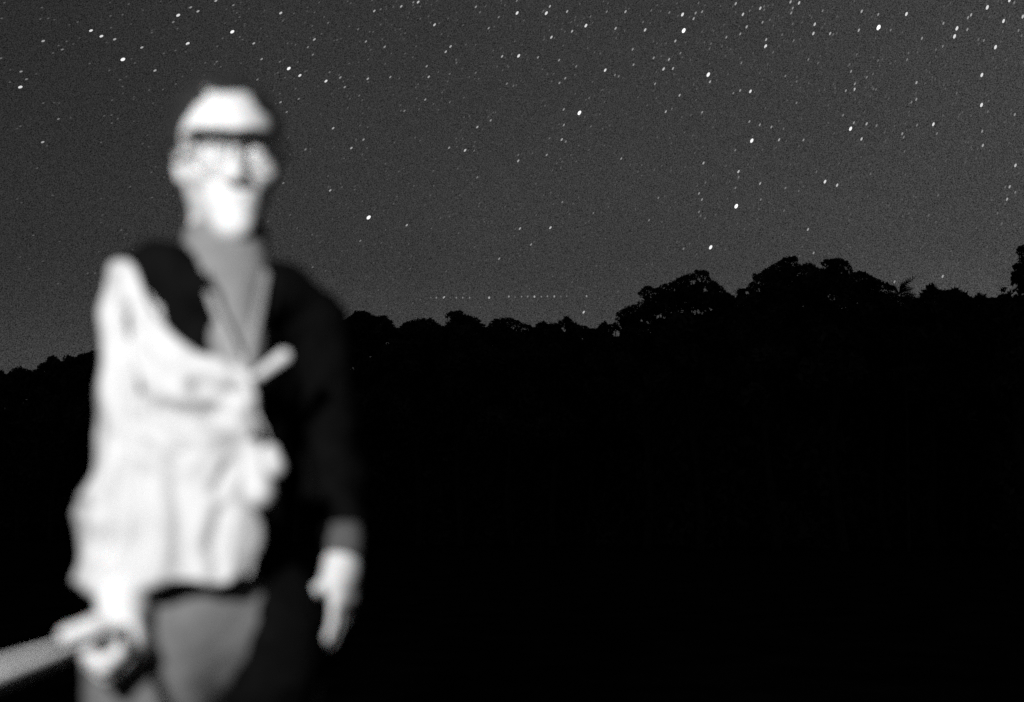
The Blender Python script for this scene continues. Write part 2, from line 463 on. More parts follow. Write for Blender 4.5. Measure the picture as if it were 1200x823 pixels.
# ------------------------------------------------------------------ stars
S = '''208.8,18,4 223.4,8.8,2.5 232,13.4,3 203,26,2 208,33.6,1 106.6,36,3.5 118.8,42.6,3.5 134.4,46.2,3 166.2,55.8,3 220,51.2,4 144,69.8,4.5 181.6,82.8,3 50.6,48.2,3 73,58.2,2 78,48.6,1
68.6,53.6,1 24.6,84,2.3 31,93,2 23.8,102.2,4 11.6,96.4,1 49,9,1.3 47.4,22.4,1 56.6,21.6,1 2,21.6,1.3 143.6,17.4,1.5 129.6,18.8,1.5 91,26,1 130,32.6,1 105,74.6,1.3 158,74,1 205.6,59.4,1.5
192,62.6,1.2 1,68.4,1.8 143.6,101.6,1.3 206,98.6,1.3 191,105,1 68.4,139.6,2 50.6,121,1.5 24,148,1.3 50,166.7,3 130.6,135,1.3 122,136,1 253,1,3 273.4,6.2,2 280.6,20.2,1.3 329,15.4,3.3
272.2,37.4,4.3 297.4,51,2.7 306.6,69.4,2.5 338.4,80.4,4.2 351.4,88.6,3.5 382,95.2,3.5 398.8,91,2.5 250,102.2,3.8 301.6,93.4,2 328,72.4,1.7 325.6,85.4,1.5 254,72.4,1.8 258.6,78.4,1.3
284.4,46.4,1.2 368.4,46.4,3 360.8,55.4,2 366.6,64.2,2 384.6,26.8,1.7 380,20,1.3 366,30.6,1.3 368.6,14.6,1.2 376.8,39.6,1.3 395,47,1.5 438.6,13,2.8 446,11,1.7 470.2,7.6,2.8 419.6,34.4,1.8
437.4,37.4,1.5 446,28.8,1.3 428.8,48.8,2.3 450.8,55,2.5 431,92.4,2.8 457.4,90.4,2.2 468,92,1.3 386.2,84.8,1.8 404,102.2,2.2 421,112.2,1.7 346.4,104,1.5 350,116,2 328.8,120,2.3 336,131.4,2
390.4,150.4,2.8 474,130,2 410,116,1 275.6,105,1.7 411,4,1 374,3,1.3 469,34,1 490,2.6,3.2 484.4,2.8,2 492.8,7.6,1.3 509.2,29.2,3.3 528,54.6,3 522.4,60.8,3 500,77.8,2.2 502.4,90.2,2.8
527,86.8,1.6 535,73.6,1.6 557.6,8.2,2.5 569,7.6,1.3 562.4,14.6,1.8 584.4,20.2,2 572.6,33.2,2.2 579.4,31.4,1.2 606,15.4,3.8 640.2,15.6,4 644.4,7.6,2.6 637,12.6,1.6 664.6,13.6,2.8
686.6,30.2,3.8 670.4,36.8,2.8 662,37.4,1.3 677,30,1.4 646.2,43.8,3.2 637.4,46.4,1.5 692,19.4,1.6 711,13.8,2 712.4,4,1.5 605.6,1,2 614,24,1.2 607.8,65.6,4 588.4,66.2,2.8 599.6,63.6,1.3
630.4,67.4,2.2 655.2,70.6,2.3 675.2,77.8,2 709.2,82.4,3.5 662.4,91.8,2.3 655.6,97.4,2.3 649,86.4,1.5 594,98.2,2 601.6,100.8,1.8 557.4,85.4,1.8 487.6,54.4,1.4 490,98.8,1.5 498.4,116.8,2.3
508,122,1.4 527,120,1.6 559.4,149,2.7 575,141.2,2.2 660.6,128.4,2.5 679,132.4,4.7 685.4,137,1.3 660.8,146.6,2.3 692.4,148.2,1.6 690.4,115,1.7 708.6,119.6,1.2 705.4,105.6,1.4 546,52.4,1.2
578,59.4,1.3 589,82.4,1.3 582.6,78.2,1.3 673.6,23.6,1.3 660,53.6,1.2 696.6,61.4,1.2 673.6,88,1.3 491,128,1.1 578,132,1.1 733,13.8,3 721.4,33.4,3 732,36.4,1.4 763.2,12.4,1.8 753.6,26,1.7
756,35.2,3.4 784.4,14.8,2 794.4,18.6,1.3 799.8,17.2,4 801.2,36,4.8 815.2,15.4,2.5 822.8,13.8,2.3 812.8,22,2.6 808,20.2,1.5 791.4,48.2,2.7 741.4,58,2.3 797.4,62.4,2 766,68,2.5 784,69.8,2.6
742.4,76,2.2 777.6,81,3.4 788.6,80.4,2.8 809,70.4,1.5 725,89.6,2 720.6,88,2 767.6,98.4,2.2 796.4,111.8,2.6 830,87.6,4.6 832,96,2.6 840,94.4,1.3 862.2,4.4,3 870.6,17,3.2 878.6,12.8,1.6
875,31.6,3 867.6,39.8,2.4 851.2,43.8,2.3 833.2,51.4,1.7 831.4,57.2,1.6 850.4,65.6,1.3 868.8,74,2.1 853,87.2,1.4 891,9.8,3.2 895.4,7.6,1.6 895.6,11.6,1.6 926.4,2.4,3 936.4,3.6,3.2
929,9.6,2.2 927.2,15.4,2.3 893.6,26.2,2.3 902.2,23.4,1.8 929,28,1.6 954.8,28.6,3.3 953.2,39.4,3.3 916.6,40.8,1.8 930,47.8,2 897.8,46.6,2.7 897.2,54.4,4 906,61.4,1.7 947.4,69.8,2
958.6,74,1.8 920.4,89.2,2 933.6,95.6,1.6 890.2,86,1.4 867.4,106.2,2.5 859.4,109.2,1.9 879.4,107.2,3.6 933.4,120.8,2 780.2,131,2.6 787.4,127.6,1.6 758.4,123.6,1.5 822.8,131.8,2.3
878.2,142.6,2.2 890.4,146.4,2.5 904,149,2.5 918.2,151,1.6 802,155.4,1.5 770,51,1.3 803.6,50,1.2 815.6,117.4,1.2 818.6,3.6,1.6 906.4,30,1.3 947.6,97.6,1.3 747.6,114,1.2 1009.8,13.4,3
964,12.8,2 1029.2,17,2.2 1062.2,16.6,3.6 1029.6,32.4,5 1006.4,35.6,3 972.8,39.4,3 976.4,40.6,1.6 1043.8,35.4,1.9 1080.4,45,2.4 1105.6,27.4,2.3 1138,17.6,2.6 1134.4,20.8,2.5
1121.4,33.4,4 1118.6,42.8,4 1133.6,34.8,2.5 1157,8.8,4 1188.6,3.2,2 1183,.4,3.5 1198.6,19.6,3.2 1176,24.8,3.5 1193.6,36,2.1 1197.2,42,1.8 1166.6,55.4,3.9 1153,47.6,1.9 1146.6,46.4,1.7
1104.8,54.4,2.1 1096.8,58.4,1.8 1063,70,2 1064.6,62.2,1.6 1029,71.2,1.7 1034,69.4,1.4 1049,72,1.2 1004,64,1.6 995.6,75.6,1.6 997.4,83.8,2.3 1015.8,90.6,2 1023,87,1.6 1001.8,98.4,2.2
1001.2,105,3.2 991.2,106.4,2.2 1023.4,104.4,1.8 1026.6,105,1.6 1074,97,2.8 1084,98,1.5 1073.8,116.6,2.5 1068,120,1.9 1065.4,121.6,1.5 1073.4,109,1.5 1121.2,109.4,1.8 1150.6,88,3.8
1150.2,123.2,4 1158.4,118.8,1.8 1157.6,131,1.6 1189.2,134.4,2.2 988,135.2,1.9 1000.6,144,2.4 996.8,151,4.2 1015.6,145.2,3 1027.2,147.4,2 1048.2,148,1.5 1074.6,146.8,2.1 1093.8,145.8,3.5
1057.4,156.8,2.2 1098,156.6,2 1151,154,2.3 1188.6,145.4,1.5 1138,136,1.3 1065.6,131,1.2 1013,131.4,1.3 881,165,4.5 913,164,3 941.6,164.2,2.4 909.6,173,1.5 861.6,176.2,2 824.4,191.2,2.9
728,186,2.2 865.4,201.2,3.1 865.6,207.8,2 861.8,220.4,2 855.2,212.8,1.4 883,196.4,1.4 826.8,214,1.8 890.8,215.2,2.7 819.2,226.8,2.5 822.6,234,2.4 891.4,234,1.9 862.8,241.8,4.8
819.2,248.4,2.1 821,253,1.7 826.2,256,1.6 771.6,232,1.9 779,230,1.3 760.6,258.2,2.1 832.8,290,4.6 801,291.6,2 793.2,283.6,1.4 920.4,220.4,1.9 936,224,1.6 918.8,247,1.6 946.8,269,2.8
953.4,296.6,2.5 956.8,201.4,1.8 786.4,200,1.3 770.4,161,1.4 784.6,162,1.3 901,237,1.1 864.4,262,1.1 1009.6,163,3.1 1059,161,1.9 1151.8,170.6,3 1182.6,167.6,1.5 1060,177.6,1.6
966.8,213,3.8 981,217.2,3.3 1020,204,1.8 1190,194,3.2 1183.2,219,2.7 1178,219.4,1.7 1189.8,225.4,2 1180.2,233.6,2.7 1099.4,229,1.6 1088.4,252.4,1.8 1065,250,1.4 1169,250,1.6
1174,262,1.6 983.4,191.6,1.3 997,207.6,1.2 1038,164.6,1.3 1036.6,155.4,1.2 1061,145,1.2 426,163.7,2.3 411.7,173.7,2.8 358,175.3,2 332,214.7,2 387,223.3,2.7 415.7,222.3,1.2 432,255,4.8
476.7,264,2.6 422.3,282.3,2 366.3,313.3,1.6 467.3,201.3,1.5 507.7,200.3,1.6 504.3,229,1.6 526.3,173.3,2.4 545,176.3,3.3 555.7,176.7,1.8 536.3,197.7,1.6 542,163,1.5 559.3,208,1.9
607.3,188.7,3 607.3,181.7,1.7 640.7,181.7,2.3 658.3,163.7,2.9 663,166,1.9 644,162.3,1.8 675.3,189.3,1.4 690.3,175.7,1.6 659,237,2 695.3,250,2 609.3,268,2.8 645,267,3.2 622.3,286.7,2.4
585,303.3,2.5 537.3,273.3,1.2 684,366,3.2 669,181.7,1.2 708.3,170.7,1.2 1104.7,324,3 1048.3,330.3,2.3 996.8,289.8,1.4 1062,293,1.2 39,276,1.6 520.2,348.6,2.9'''
stars = sorted([tuple(map(float, s.split(','))) for s in S.split()], key=lambda s: -s[2])
DIST = 3000.0
def glow(name, v):
    m = bpy.data.materials.new(name); m.use_nodes = True; t = m.node_tree; t.nodes.clear()
    o = nd(t, 'ShaderNodeOutputMaterial'); em = nd(t, 'ShaderNodeEmission')
    em.inputs['Color'].default_value = (1, 1, 1, 1); em.inputs['Strength'].default_value = v
    t.links.new(em.outputs[0], o.inputs[0])
    m.cycles.emission_sampling = 'NONE'
    return m
import bmesh
def ball(name, m, sub=1):
    bm = bmesh.new(); bmesh.ops.create_icosphere(bm, subdivisions=sub, radius=1)
    me = bpy.data.meshes.new(name); bm.to_mesh(me); bm.free(); me.materials.append(m)
    for p in me.polygons: p.use_smooth = True
    return me
LV = [1.3, 1.6, 2.0, 2.4, 2.8, 3.2, 3.7, 4.3, 5.0]
EM = [.11, .14, .20, .28, .38, .52, .75, 1.0, 1.3]
SM = [ball('star', glow('starlight', e_)) for e_ in EM]
def star_shape(x, y, b):
    ang = math.radians(np.interp(x, [0, 600, 1200], [30, 52, 66]))     # sky turns about the pole
    ln = np.interp(b, [1, 2, 3, 4, 5], [1.55, 1.75, 2.05, 2.5, 3.2]); wd = np.interp(b, [1, 2, 3, 4, 5], [.75, .85, 1.0, 1.35, 2.0])
    c = P(x, y, DIST); d = Vector(c-np.array([0, 0, CAMZ])).normalized()
    r = d.cross(Vector((0, 0, 1))).normalized(); u = r.cross(d)
    a = (r*math.cos(ang)+u*math.sin(ang)); w = d.cross(a).normalized()
    k = Vector(c).length/F
    R = Matrix((a*ln*k, w*wd*k, d*wd*k)).transposed().to_4x4()
    return Matrix.Translation(Vector(c)) @ R
def near_words(x, y):
    h = 'left' if x < 400 else 'middle' if x < 800 else 'right'
    return h
SPECIAL = {(1029.6,32.4):'brightest star of all, near the top edge on the right',(801.2,36):'bright star high in the sky with a slightly dimmer one straight above it',
 (862.8,241.8):'bright star above the notch in the tall trees, halfway down the sky',(432,255):'bright lone star right of the chin of the person',(679,132.4):'bright lone star in the centre of the sky',
 (830,87.6):'bright star with a faint one just below it, right of centre',(832.8,290):'bright star just above the tree with the square topknot',(881,165):'bright star above and left of a fuzzy patch and a lesser star',
 (144,69.8):'brightest star of the upper left corner',(272.2,37.4):'bright star above the hair of the person',(338.4,80.4):'bright star with a dimmer neighbour just right of the hair of the person',
 (996.8,151):'bright star with a faint companion touching its upper right',(220,51.2):'bright star below the one at the top left of the hair',(23.8,102.2):'bright star close to the left edge beneath two faint ones',
 (684,366):'lone star almost touching the treetops under the row of lights',(1104.7,324):'lone star low over the spiky trees on the right',(966.8,213):'brighter left star of a level pair far above the broad tree',
 (981,217.2):'dimmer right star of a level pair far above the broad tree',(50,166.7):'lone star at the left edge level with the ear',(520.2,348.6):'star standing in the left part of the level row of lights'}
n_ind = 0
rest = []
for k, (x, y, b) in enumerate(stars):
    if n_ind >= 298 and (x, y) not in SPECIAL:
        rest.append((x, y, b)); continue
    lv = int(np.argmin([abs(b-q_) for q_ in LV]))
    o = bpy.data.objects.new('star', SM[lv]); COL.objects.link(o)
    o.matrix_world = star_shape(x, y, b)
    n_ind += 1
    lab = SPECIAL.get((x, y))
    if lab: tag(o, lab, 'star', 'stars in the night sky')
    elif b >= 3.5: tag(o, 'one of the scattered brighter white stars in the upper sky', 'star', 'scattered brighter stars')
    elif b >= 2.4: tag(o, 'one of the scattered small white stars of middling brightness', 'star', 'scattered small stars')
    else: tag(o, 'one of the scattered dim grey stars in the sky', 'star', 'scattered dim stars')
# the faintest, more than anyone could count
for k in range(1500):
    x = -40+1300*rng.random()**.62; y = -30+400*rng.random()**1.25
    rest.append((x, y, rng.uniform(.6, 1.25)))
def faint(sel, name, em, label):
    V, Fc = [], []
    base = [Vector(v) for v in ((1, 0, 0), (-1, 0, 0), (0, 1, 0), (0, -1, 0), (0, 0, 1), (0, 0, -1))]
    fc = [(0,2,4),(2,1,4),(1,3,4),(3,0,4),(2,0,5),(1,2,5),(3,1,5),(0,3,5)]
    for x, y, b in sel:
        Mx = star_shape(x, y, b)
        o0 = len(V); V += [tuple(Mx @ v) for v in base]; Fc += [tuple(o0+j for j in f) for f in fc]
    o = mesh_obj(name, V, Fc, glow('faint_starlight', em))
    tag(o, label, 'faint stars', kind='stuff')
faint([r for r in rest if r[2] >= 1.0], 'faint_stars', .105, 'sprinkle of stars almost too faint to see across the sky')
faint([r for r in rest if r[2] < 1.0], 'fainter_stars', .078, 'dust of the very faintest stars across the sky')

SAT = [(505,349,1),(511.4,349,1.8),(527.5,349,.8),(534.8,349,1.4),(542.2,349,1.7),(550.4,349,1.5),(573.2,349,2.6),(596.3,347.7,1.9),(603.6,348.3,1.3),(611.3,347.8,1.5),(618.4,347.6,1.7),
 (626.3,347.8,2.4),(634.4,347.8,1.4),(641.5,347.4,1.8),(649.6,347.5,2.2),(657.3,347.3,1.1),(664.1,347.3,1.3),(687.4,347.2,1.9)]
for x, y, b in SAT:
    lv = int(np.clip(round((b-.6)*2.0), 0, 5))
    o = bpy.data.objects.new('satellite', SM[lv]); COL.objects.link(o)
    r = np.interp(b, [.8, 2.6], [.8, 1.35])*DIST/F
    o.matrix_world = Matrix.Translation(Vector(P(x, y, DIST))) @ Matrix.Diagonal((r, r, r*1.2, 1))
    tag(o, 'tiny point of light in the level row low above the treetops', 'satellite', 'row of lights above the treetops')

# ------------------------------------------------------------------ the person
person = empty('person', (-.42, 1.44, 0))
tag(person, 'person with glasses and dark hair in a pale open shirt standing at the left', 'person')
YAW = math.radians(40)
U = np.array([math.cos(YAW), math.sin(YAW), 0]); N = np.array([math.sin(YAW), -math.cos(YAW), 0]); Z = np.array([0, 0, 1.0])
C0 = np.array([-.425, 1.42, 0])
def T(u, n, z): return C0+U*u+N*n+Z*z           # torso frame: u to the far side, n to the front
RT = np.stack([U, N, Z], 1)
shL, shR = T(-.112, .0, 1.396), T(.145, 0, 1.405)
elL, wrL = P(133, 602, 1.37), P(142, 686, 1.285)
elR = shR+np.array([.03, .04, -.235]); wrR = P(403, 652, 1.46)

# head frame
hy = math.radians(21); ht = math.radians(-6); hp_ = math.radians(-13)
HR = np.array((Matrix.Rotation(hy, 3, 'Z') @ Matrix.Rotation(-hp_, 3, 'X') @ Matrix.Rotation(ht, 3, 'Y')))
hx = HR@np.array([1, 0, 0]); hf = HR@np.array([0, -1, 0]); hz = HR@np.array([0, 0, 1.0])
HB = np.stack([hx, hf, hz], 1)
HC = P(267, 186, 1.40)
def H(x, y, z): return HC+hx*x*.95+hf*y+hz*z

def add_hand(s, w, zd, xd, curl, thumb, k=.006, spread=.0, sc_=1.0, mirror=1):
    """wrist w, zd towards the knuckles, xd towards the thumb side; the palm faces pd"""
    zd = zd/np.linalg.norm(zd); xd = xd-zd*(xd@zd); xd /= np.linalg.norm(xd); pd = np.cross(zd, xd)*mirror
    def L(x, y, z): return w+sc_*(xd*x+pd*y+zd*z)
    for x0 in (.026, .009, -.009, -.026):                 # palm
        s.cone(L(x0*.75, 0, .015), L(x0, 0, .088-abs(x0-.009)*.25), .0155*sc_, .0125*sc_, k=.014)
    s.cone(L(0, 0, -.02), L(0, 0, .03), .024*sc_, .022*sc_, k=.02)
    s.cone(L(.018, .012, .02), L(.032, .016, .05), .016*sc_, .014*sc_, k=.015)   # ball of the thumb
    lens = [(.042, .025, .021), (.046, .029, .022), (.043, .027, .021), (.034, .021, .019)]
    tips = []
    for q_, x0 in enumerate((.029, .0095, -.0095, -.028)):
        p = L(x0, 0, .088-abs(x0-.009)*.25); a = 0
        for j in range(3):
            a += curl[q_][j]
            d = zd*math.cos(a)+pd*math.sin(a)+xd*spread*(1.5-q_)*.3*(1 if j == 0 else .3)
            p2 = p+d/np.linalg.norm(d)*lens[q_][j]*sc_
            s.cone(p, p2, (.0095-.0009*j)*sc_, (.0086-.0009*j)*sc_, k=.0025)
            p = p2
        tips.append(p)
    p = L(.030, .014, .045)
    for j, (dx, dy, dz) in enumerate(thumb):
        d = xd*dx+pd*dy+zd*dz; d /= np.linalg.norm(d)
        p2 = p+d*(.034, .028)[j]*sc_
        s.cone(p, p2, (.0115-.001*j)*sc_, (.0105-.0015*j)*sc_, k=.004); p = p2
    return tips

lo = np.array([-.78, 1.0, .0]); hi = np.array([-.12, 1.72, 1.82])
def torso(s, e_, arms=True, k=.04):
    """shoulders, ribcage, waist and hips, e_ metres outside the skin"""
    s.ell(T(0, -.01, 1.29), [.132+e_, .094+e_, .17], RT, k)
    s.ell(T(0, 0, 1.13), [.122+e_, .088+e_, .16], RT, k)
    s.ell(T(0, -.005, .97), [.142+e_, .096+e_, .12], RT, k)
    s.cone(T(-.080, 0, 1.40), T(.115, 0, 1.40), .048+e_, k=k)
    s.cone(T(-.095, -.01, 1.41), T(-.035, -.02, 1.47), .040+e_, .036+e_, k=k)
    s.cone(T(.11, -.01, 1.415), T(.035, -.02, 1.47), .040+e_, .036+e_, k=k)

b = SDF([-.80, .98, .0], [-.12, 1.72, 1.80], .0042)
torso(b, -.020)
b.cone(H(0, -.040, -.05), T(0, -.01, 1.44), .047, .056, k=.02)       # neck
for sgn in (-1, 1):
    b.cone(H(sgn*.040, -.03, -.06), T(sgn*.02, .03, 1.42), .010, .010, k=.02)
# skull and face
b.ell(H(0, -.018, .036), [.073, .092, .080], HB, .02)
b.ell(H(0, .006, -.012), [.061, .072, .076], HB, .02)
b.cone(H(0, .02, -.050), H(0, .052, -.096), .042, .019, k=.025)
for s_ in (-1, 1):
    b.cone(H(s_*.040, -.010, -.046), H(s_*.008, .056, -.098), .016, .014, k=.03)
    b.ell(H(s_*.042, .055, -.024), [.022, .018, .018], HB, .02)
    b.cone(H(s_*.012, .078, .020), H(s_*.044, .062, .020), .010, .009, k=.015)
    b.ell(H(s_*.032, .088, -.001), [.018, .016, .012], HB, .012, 'sub')
    b.ell(H(s_*.032, .064, -.001), [.0165, .0148, .0142], HB, .004)
    b.ell(H(s_*.0725, -.016, -.008), [.008, .017, .028], HB, .008)
    b.ell(H(s_*.078, -.008, -.004), [.005, .010, .018], HB, .004, 'sub')
    b.ell(H(s_*.011, .090, -.037), [.008, .010, .007], HB, .006)
b.cone(H(0, .078, .014), H(0, .101, -.031), .008, .0115, k=.012)
b.ell(H(0, .050, -.064), [.031, .028, .028], HB, .022)
b.cone(H(-.018, .0725, -.060), H(0, .0765, -.0585), .0042, .0052, k=.008); b.cone(H(.018, .0725, -.060), H(0, .0765, -.0585), .0042, .0052, k=.008)
b.cone(H(-.014, .0735, -.0695), H(.014, .0735, -.0695), .0058, k=.008)
b.cone(H(-.023, .078, -.0645), H(.023, .078, -.0645), .0022, k=.003, op='sub')
b.cone(H(0, .078, -.045), H(0, .079, -.052), .0035, k=.006, op='sub')
b.ell(H(0, .060, -.100), [.018, .014, .014], HB, .015)
for s_ in (-1, 1):                                                   # slit between the eyelids
    b.ell(H(s_*.032, .080, -.001), [.0135, .010, .0046], HB, .003, 'sub')
# arms and hands
for sh, el, wr, q_ in ((shL, elL, wrL, .72), (shR, elR, wrR, 1.0)):      # the near arm is a little slimmer under the loose sleeve
    b.cone(sh, el, .034*q_, .028*q_, k=.02); b.cone(el, wr, .028*q_, .022, k=.02)
fist = [(1.25, 1.5, .9)]*4
STA, STB = P(148, 735, 1.24), P(0, 790, .80)
sdir = (STB-STA)/np.linalg.norm(STB-STA)
zl = P(166, 765, 1.255)-wrL
add_hand(b, wrL, zl, sdir, [(1.15, 1.45, .9), (1.2, 1.45, .9), (1.2, 1.5, .9), (1.25, 1.5, .9)], [(.9, .7, .5), (.6, 1.0, .1)], mirror=1)
tipsR = add_hand(b, wrR, P(402, 712, 1.455)-wrR, np.array([-.35, -.8, -.1]), [(.08, .30, .35), (.12, .34, .40), (.18, .38, .42), (.26, .42, .45)], [(.3, .95, .75), (.1, .25, 1)], mirror=1, sc_=.74)
# hips and legs inside the trousers, feet
for s_ in (-1, 1):
    hp0 = T(s_*.078+.01, 0, .93); kn = T(s_*.10, .02, .50); an = T(s_*.10, -.01, .09)
    b.cone(hp0, kn, .060, .046, k=.03); b.cone(kn, an, .046, .034, k=.03)
    b.cone(an-Z*.03, T(s_*.11, .13, .035), .038, .03, k=.02)
Vb, Qb = b.mesh()
body = mesh_obj('body', Vb, Qb, M['skin'], person, smooth=True)

# eyes behind the lenses
for s_ in (-1, 1):
    me = ball('eye', M['eye'], 3); o = bpy.data.objects.new('eye', me); COL.objects.link(o); o.parent = person
    o.matrix_parent_inverse = Matrix.Translation(-person.location)
    o.location = H(s_*.032, .0655, -.001); o.scale = (.0125,)*3
    me2 = ball('iris', M['iris'], 2); i_ = bpy.data.objects.new('iris', me2); COL.objects.link(i_); i_.parent = o
    i_.matrix_parent_inverse = o.matrix_basis.inverted()@Matrix.Identity(4)
    i_.location = H(s_*.032, .0735, -.001); i_.scale = (.0055,)*3

# hair: cropped, close to the skull
h_ = SDF(HC-.16, HC+.16, .004)
h_.ell(H(0, -.024, .040), [.079, .094, .083], HB, .01)
h_.ell(H(0, .070, .020), [.082, .062, .046], HB, .02, 'sub')
h_.ell(H(0, .055, -.09), [.12, .075, .13], HB, .012, 'sub')
Vh, Qh = h_.mesh()
Vh = displace(Vh, Qh, lambda v: .006*mnoise.noise(v*45)+.003*mnoise.noise(v*140))
hair = mesh_obj('hair', Vh, Qh, M['hair'], person, smooth=True)
nh = vert_normals(Vh, Qh)
V, Fc = [], []
pick = rng.choice(len(Vh), 2600, replace=len(Vh) < 2600)
for k in pick:
    p = Vh[k]; n_ = nh[k]; c_ = n_*.7+np.array(hz)*.2-np.array(hf)*.35+rng.normal(size=3)*.3
    c_ /= np.linalg.norm(c_); L_ = rng.uniform(.008, .017); s_ = np.cross(c_, rng.normal(size=3)); s_ /= np.linalg.norm(s_)
    b0 = len(V); V += [p-n_*.002-s_*.0006, p-n_*.002+s_*.0006, p+c_*L_]; Fc.append((b0, b0+1, b0+2))
mesh_obj('hair_strands', V, Fc, M['hair'], hair)

# eyebrows
eb = SDF(HC-.14, HC+.14, .003)
for s_ in (-1, 1):
    eb.cone(H(s_*.012, .0885, .021), H(s_*.030, .0845, .029), .0052, .0060, k=.004)
    eb.cone(H(s_*.030, .0845, .029), H(s_*.052, .066, .022), .0060, .0030, k=.004)
Ve, Qe = eb.mesh(); mesh_obj('eyebrows', Ve, Qe, M['hair'], person, smooth=True)

# spectacles: heavy dark upper rim, thin lower rim
gl = empty('glasses', H(0, .1, 0)); gl.parent = person; gl.matrix_parent_inverse = Matrix.Translation(-person.location)
bpy.context.view_layer.update()
glW = gl.matrix_world.copy()
def child_of(o, par, W):
    o.parent = par; o.matrix_parent_inverse = W.inverted()
    return o
V, Fc = [], []
def addt(p, r, k=8):
    v, f = tube(p, r, k); b0 = len(V); V.extend(v); Fc.extend([tuple(b0+j for j in ff) for ff in f])
def rim(s_, a0, a1, n=14):
    return [H(s_*(.036+.028*math.cos(a)), .100-.10*abs(.027*math.cos(a)+.035-.02)*1.0*.5, -.001+.0262*math.sin(a)) for a in np.linspace(a0, a1, n)]
for s_ in (-1, 1):
    addt(rim(s_, math.radians(-8), math.radians(188)), [.0017]*14)
    addt(rim(s_, math.radians(188), math.radians(352)), .0013)
    addt([H(s_*.063, .0985, .008), H(s_*.078, .085, .008), H(s_*.083, .03, .002), H(s_*.081, -.02, -.004), H(s_*.078, -.035, -.022)], .0028)
addt([H(-.010, .101, .012), H(0, .104, .015), H(.010, .101, .012)], .0030)
addt([H(-.066, .082, .020), H(-.050, .094, .0235), H(-.02, .101, .0235), H(0, .103, .0215), H(.02, .101, .0235), H(.050, .094, .0235), H(.066, .082, .020)], [.005, .0085, .0088, .0070, .0088, .0085, .005])
fr = mesh_obj('frame', V, Fc, M['plastic'], None, smooth=True); child_of(fr, gl, glW)
for s_ in (-1, 1):
    ring = rim(s_, 0, 2*math.pi*31/32, 32); cen = sum(ring)/32+hf*.0015
    lo_ = mesh_obj('lens', [cen]+ring, [(0, 1+k, 1+(k+1) % 32) for k in range(32)], M['lens'], None, smooth=True)
    child_of(lo_, gl, glW)

u_ = SDF([-.70, 1.15, 1.25], [-.15, 1.62, 1.66], .0045)  # added layer round the neck, its grey puts the dim light into colour
u_.cone(H(0, -.034, -.075), T(0, .003, 1.44), .056, .070, k=.02)
u_.ell(T(0, .015, 1.33), [.055, .085, .12], RT, .03)
u_.half(T(0, 0, 1.28), [0, 0, -1])
u_.half(H(0, -.03, -.105), hz*.9-hf*.25)
Vu, Qu = u_.mesh()
Vu = displace(Vu, Qu, lambda v: .004*mnoise.noise(Vector((v.x*18, v.y*18, v.z*50))))
mesh_obj('dim_neck_layer', Vu, Qu, M['dim_neck_grey'], person, smooth=True)

# added near-black garment giving the unlit far half; deep neck, full far sleeve
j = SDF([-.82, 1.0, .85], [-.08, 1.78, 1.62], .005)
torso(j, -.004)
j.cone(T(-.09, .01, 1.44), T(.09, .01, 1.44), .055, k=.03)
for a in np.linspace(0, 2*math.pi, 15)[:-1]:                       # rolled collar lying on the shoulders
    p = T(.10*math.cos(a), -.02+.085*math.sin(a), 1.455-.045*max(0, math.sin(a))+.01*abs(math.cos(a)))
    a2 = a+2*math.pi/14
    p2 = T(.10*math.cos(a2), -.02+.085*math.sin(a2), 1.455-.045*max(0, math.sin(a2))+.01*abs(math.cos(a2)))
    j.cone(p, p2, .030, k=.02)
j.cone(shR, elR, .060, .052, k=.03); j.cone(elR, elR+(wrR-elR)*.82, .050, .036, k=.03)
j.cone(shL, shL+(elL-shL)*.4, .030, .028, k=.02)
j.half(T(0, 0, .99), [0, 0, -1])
j.ell(T(.074, .0, .93), [.092, .130, .14], RT, .02)  # added tail: darkness over the far hip put into the shape
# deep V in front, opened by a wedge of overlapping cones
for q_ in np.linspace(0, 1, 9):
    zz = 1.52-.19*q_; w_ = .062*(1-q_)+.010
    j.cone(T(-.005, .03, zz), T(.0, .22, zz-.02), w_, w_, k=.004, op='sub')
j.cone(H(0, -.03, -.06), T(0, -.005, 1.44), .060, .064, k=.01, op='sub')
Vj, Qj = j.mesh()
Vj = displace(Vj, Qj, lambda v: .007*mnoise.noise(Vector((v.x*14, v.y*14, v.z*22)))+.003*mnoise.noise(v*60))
mesh_obj('shade_garment', Vj, Qj, M['dark_cloth'], person, smooth=True)
# ribbed cuff of the far sleeve
d_ = (wrR-elR)/np.linalg.norm(wrR-elR)
hd = P(402, 712, 1.455)-wrR; hd /= np.linalg.norm(hd)
v, f = tube([wrR-hd*.036-d_*.01, wrR-hd*.026-d_*.006, wrR-hd*.01, wrR+hd*.010], [.024, .028, .027, .024], 28)
mesh_obj('cuff', v, f, M['cuff'], person, smooth=True)

# pale shirt: only the lit near half is shaped, sleeve, front and back
def folds(v):
    """creases that run down and across from the shoulder"""
    a = v.z*1.0; q = (v.x+.5)*.9+(v.y-1.3)*.5
    f = .013*mnoise.noise(Vector((q*9, v.z*16+q*14, .3)))
    f += .010*math.sin(38*(v.z+.55*q)+5*mnoise.noise(v*6))*max(0, mnoise.noise(v*4+Vector((3, 1, 2)))+.35)
    if v.x < -.56: f *= .5
    f += .0045*mnoise.noise(Vector((v.x*32, v.y*32, v.z*20)))
    lowz = max(0, min(1, (1.16-v.z)/.12))
    f += .007*lowz*math.sin(70*q+3*mnoise.noise(v*9))
    return f
s = SDF([-.82, 1.0, .88], [-.1, 1.72, 1.62], .005)
torso(s, .025)
s.ell(T(-.02, .01, 1.10), [.146, .112, .17], RT, .05)
s.ell(T(-.015, .02, 1.02), [.158, .122, .07], RT, .04)
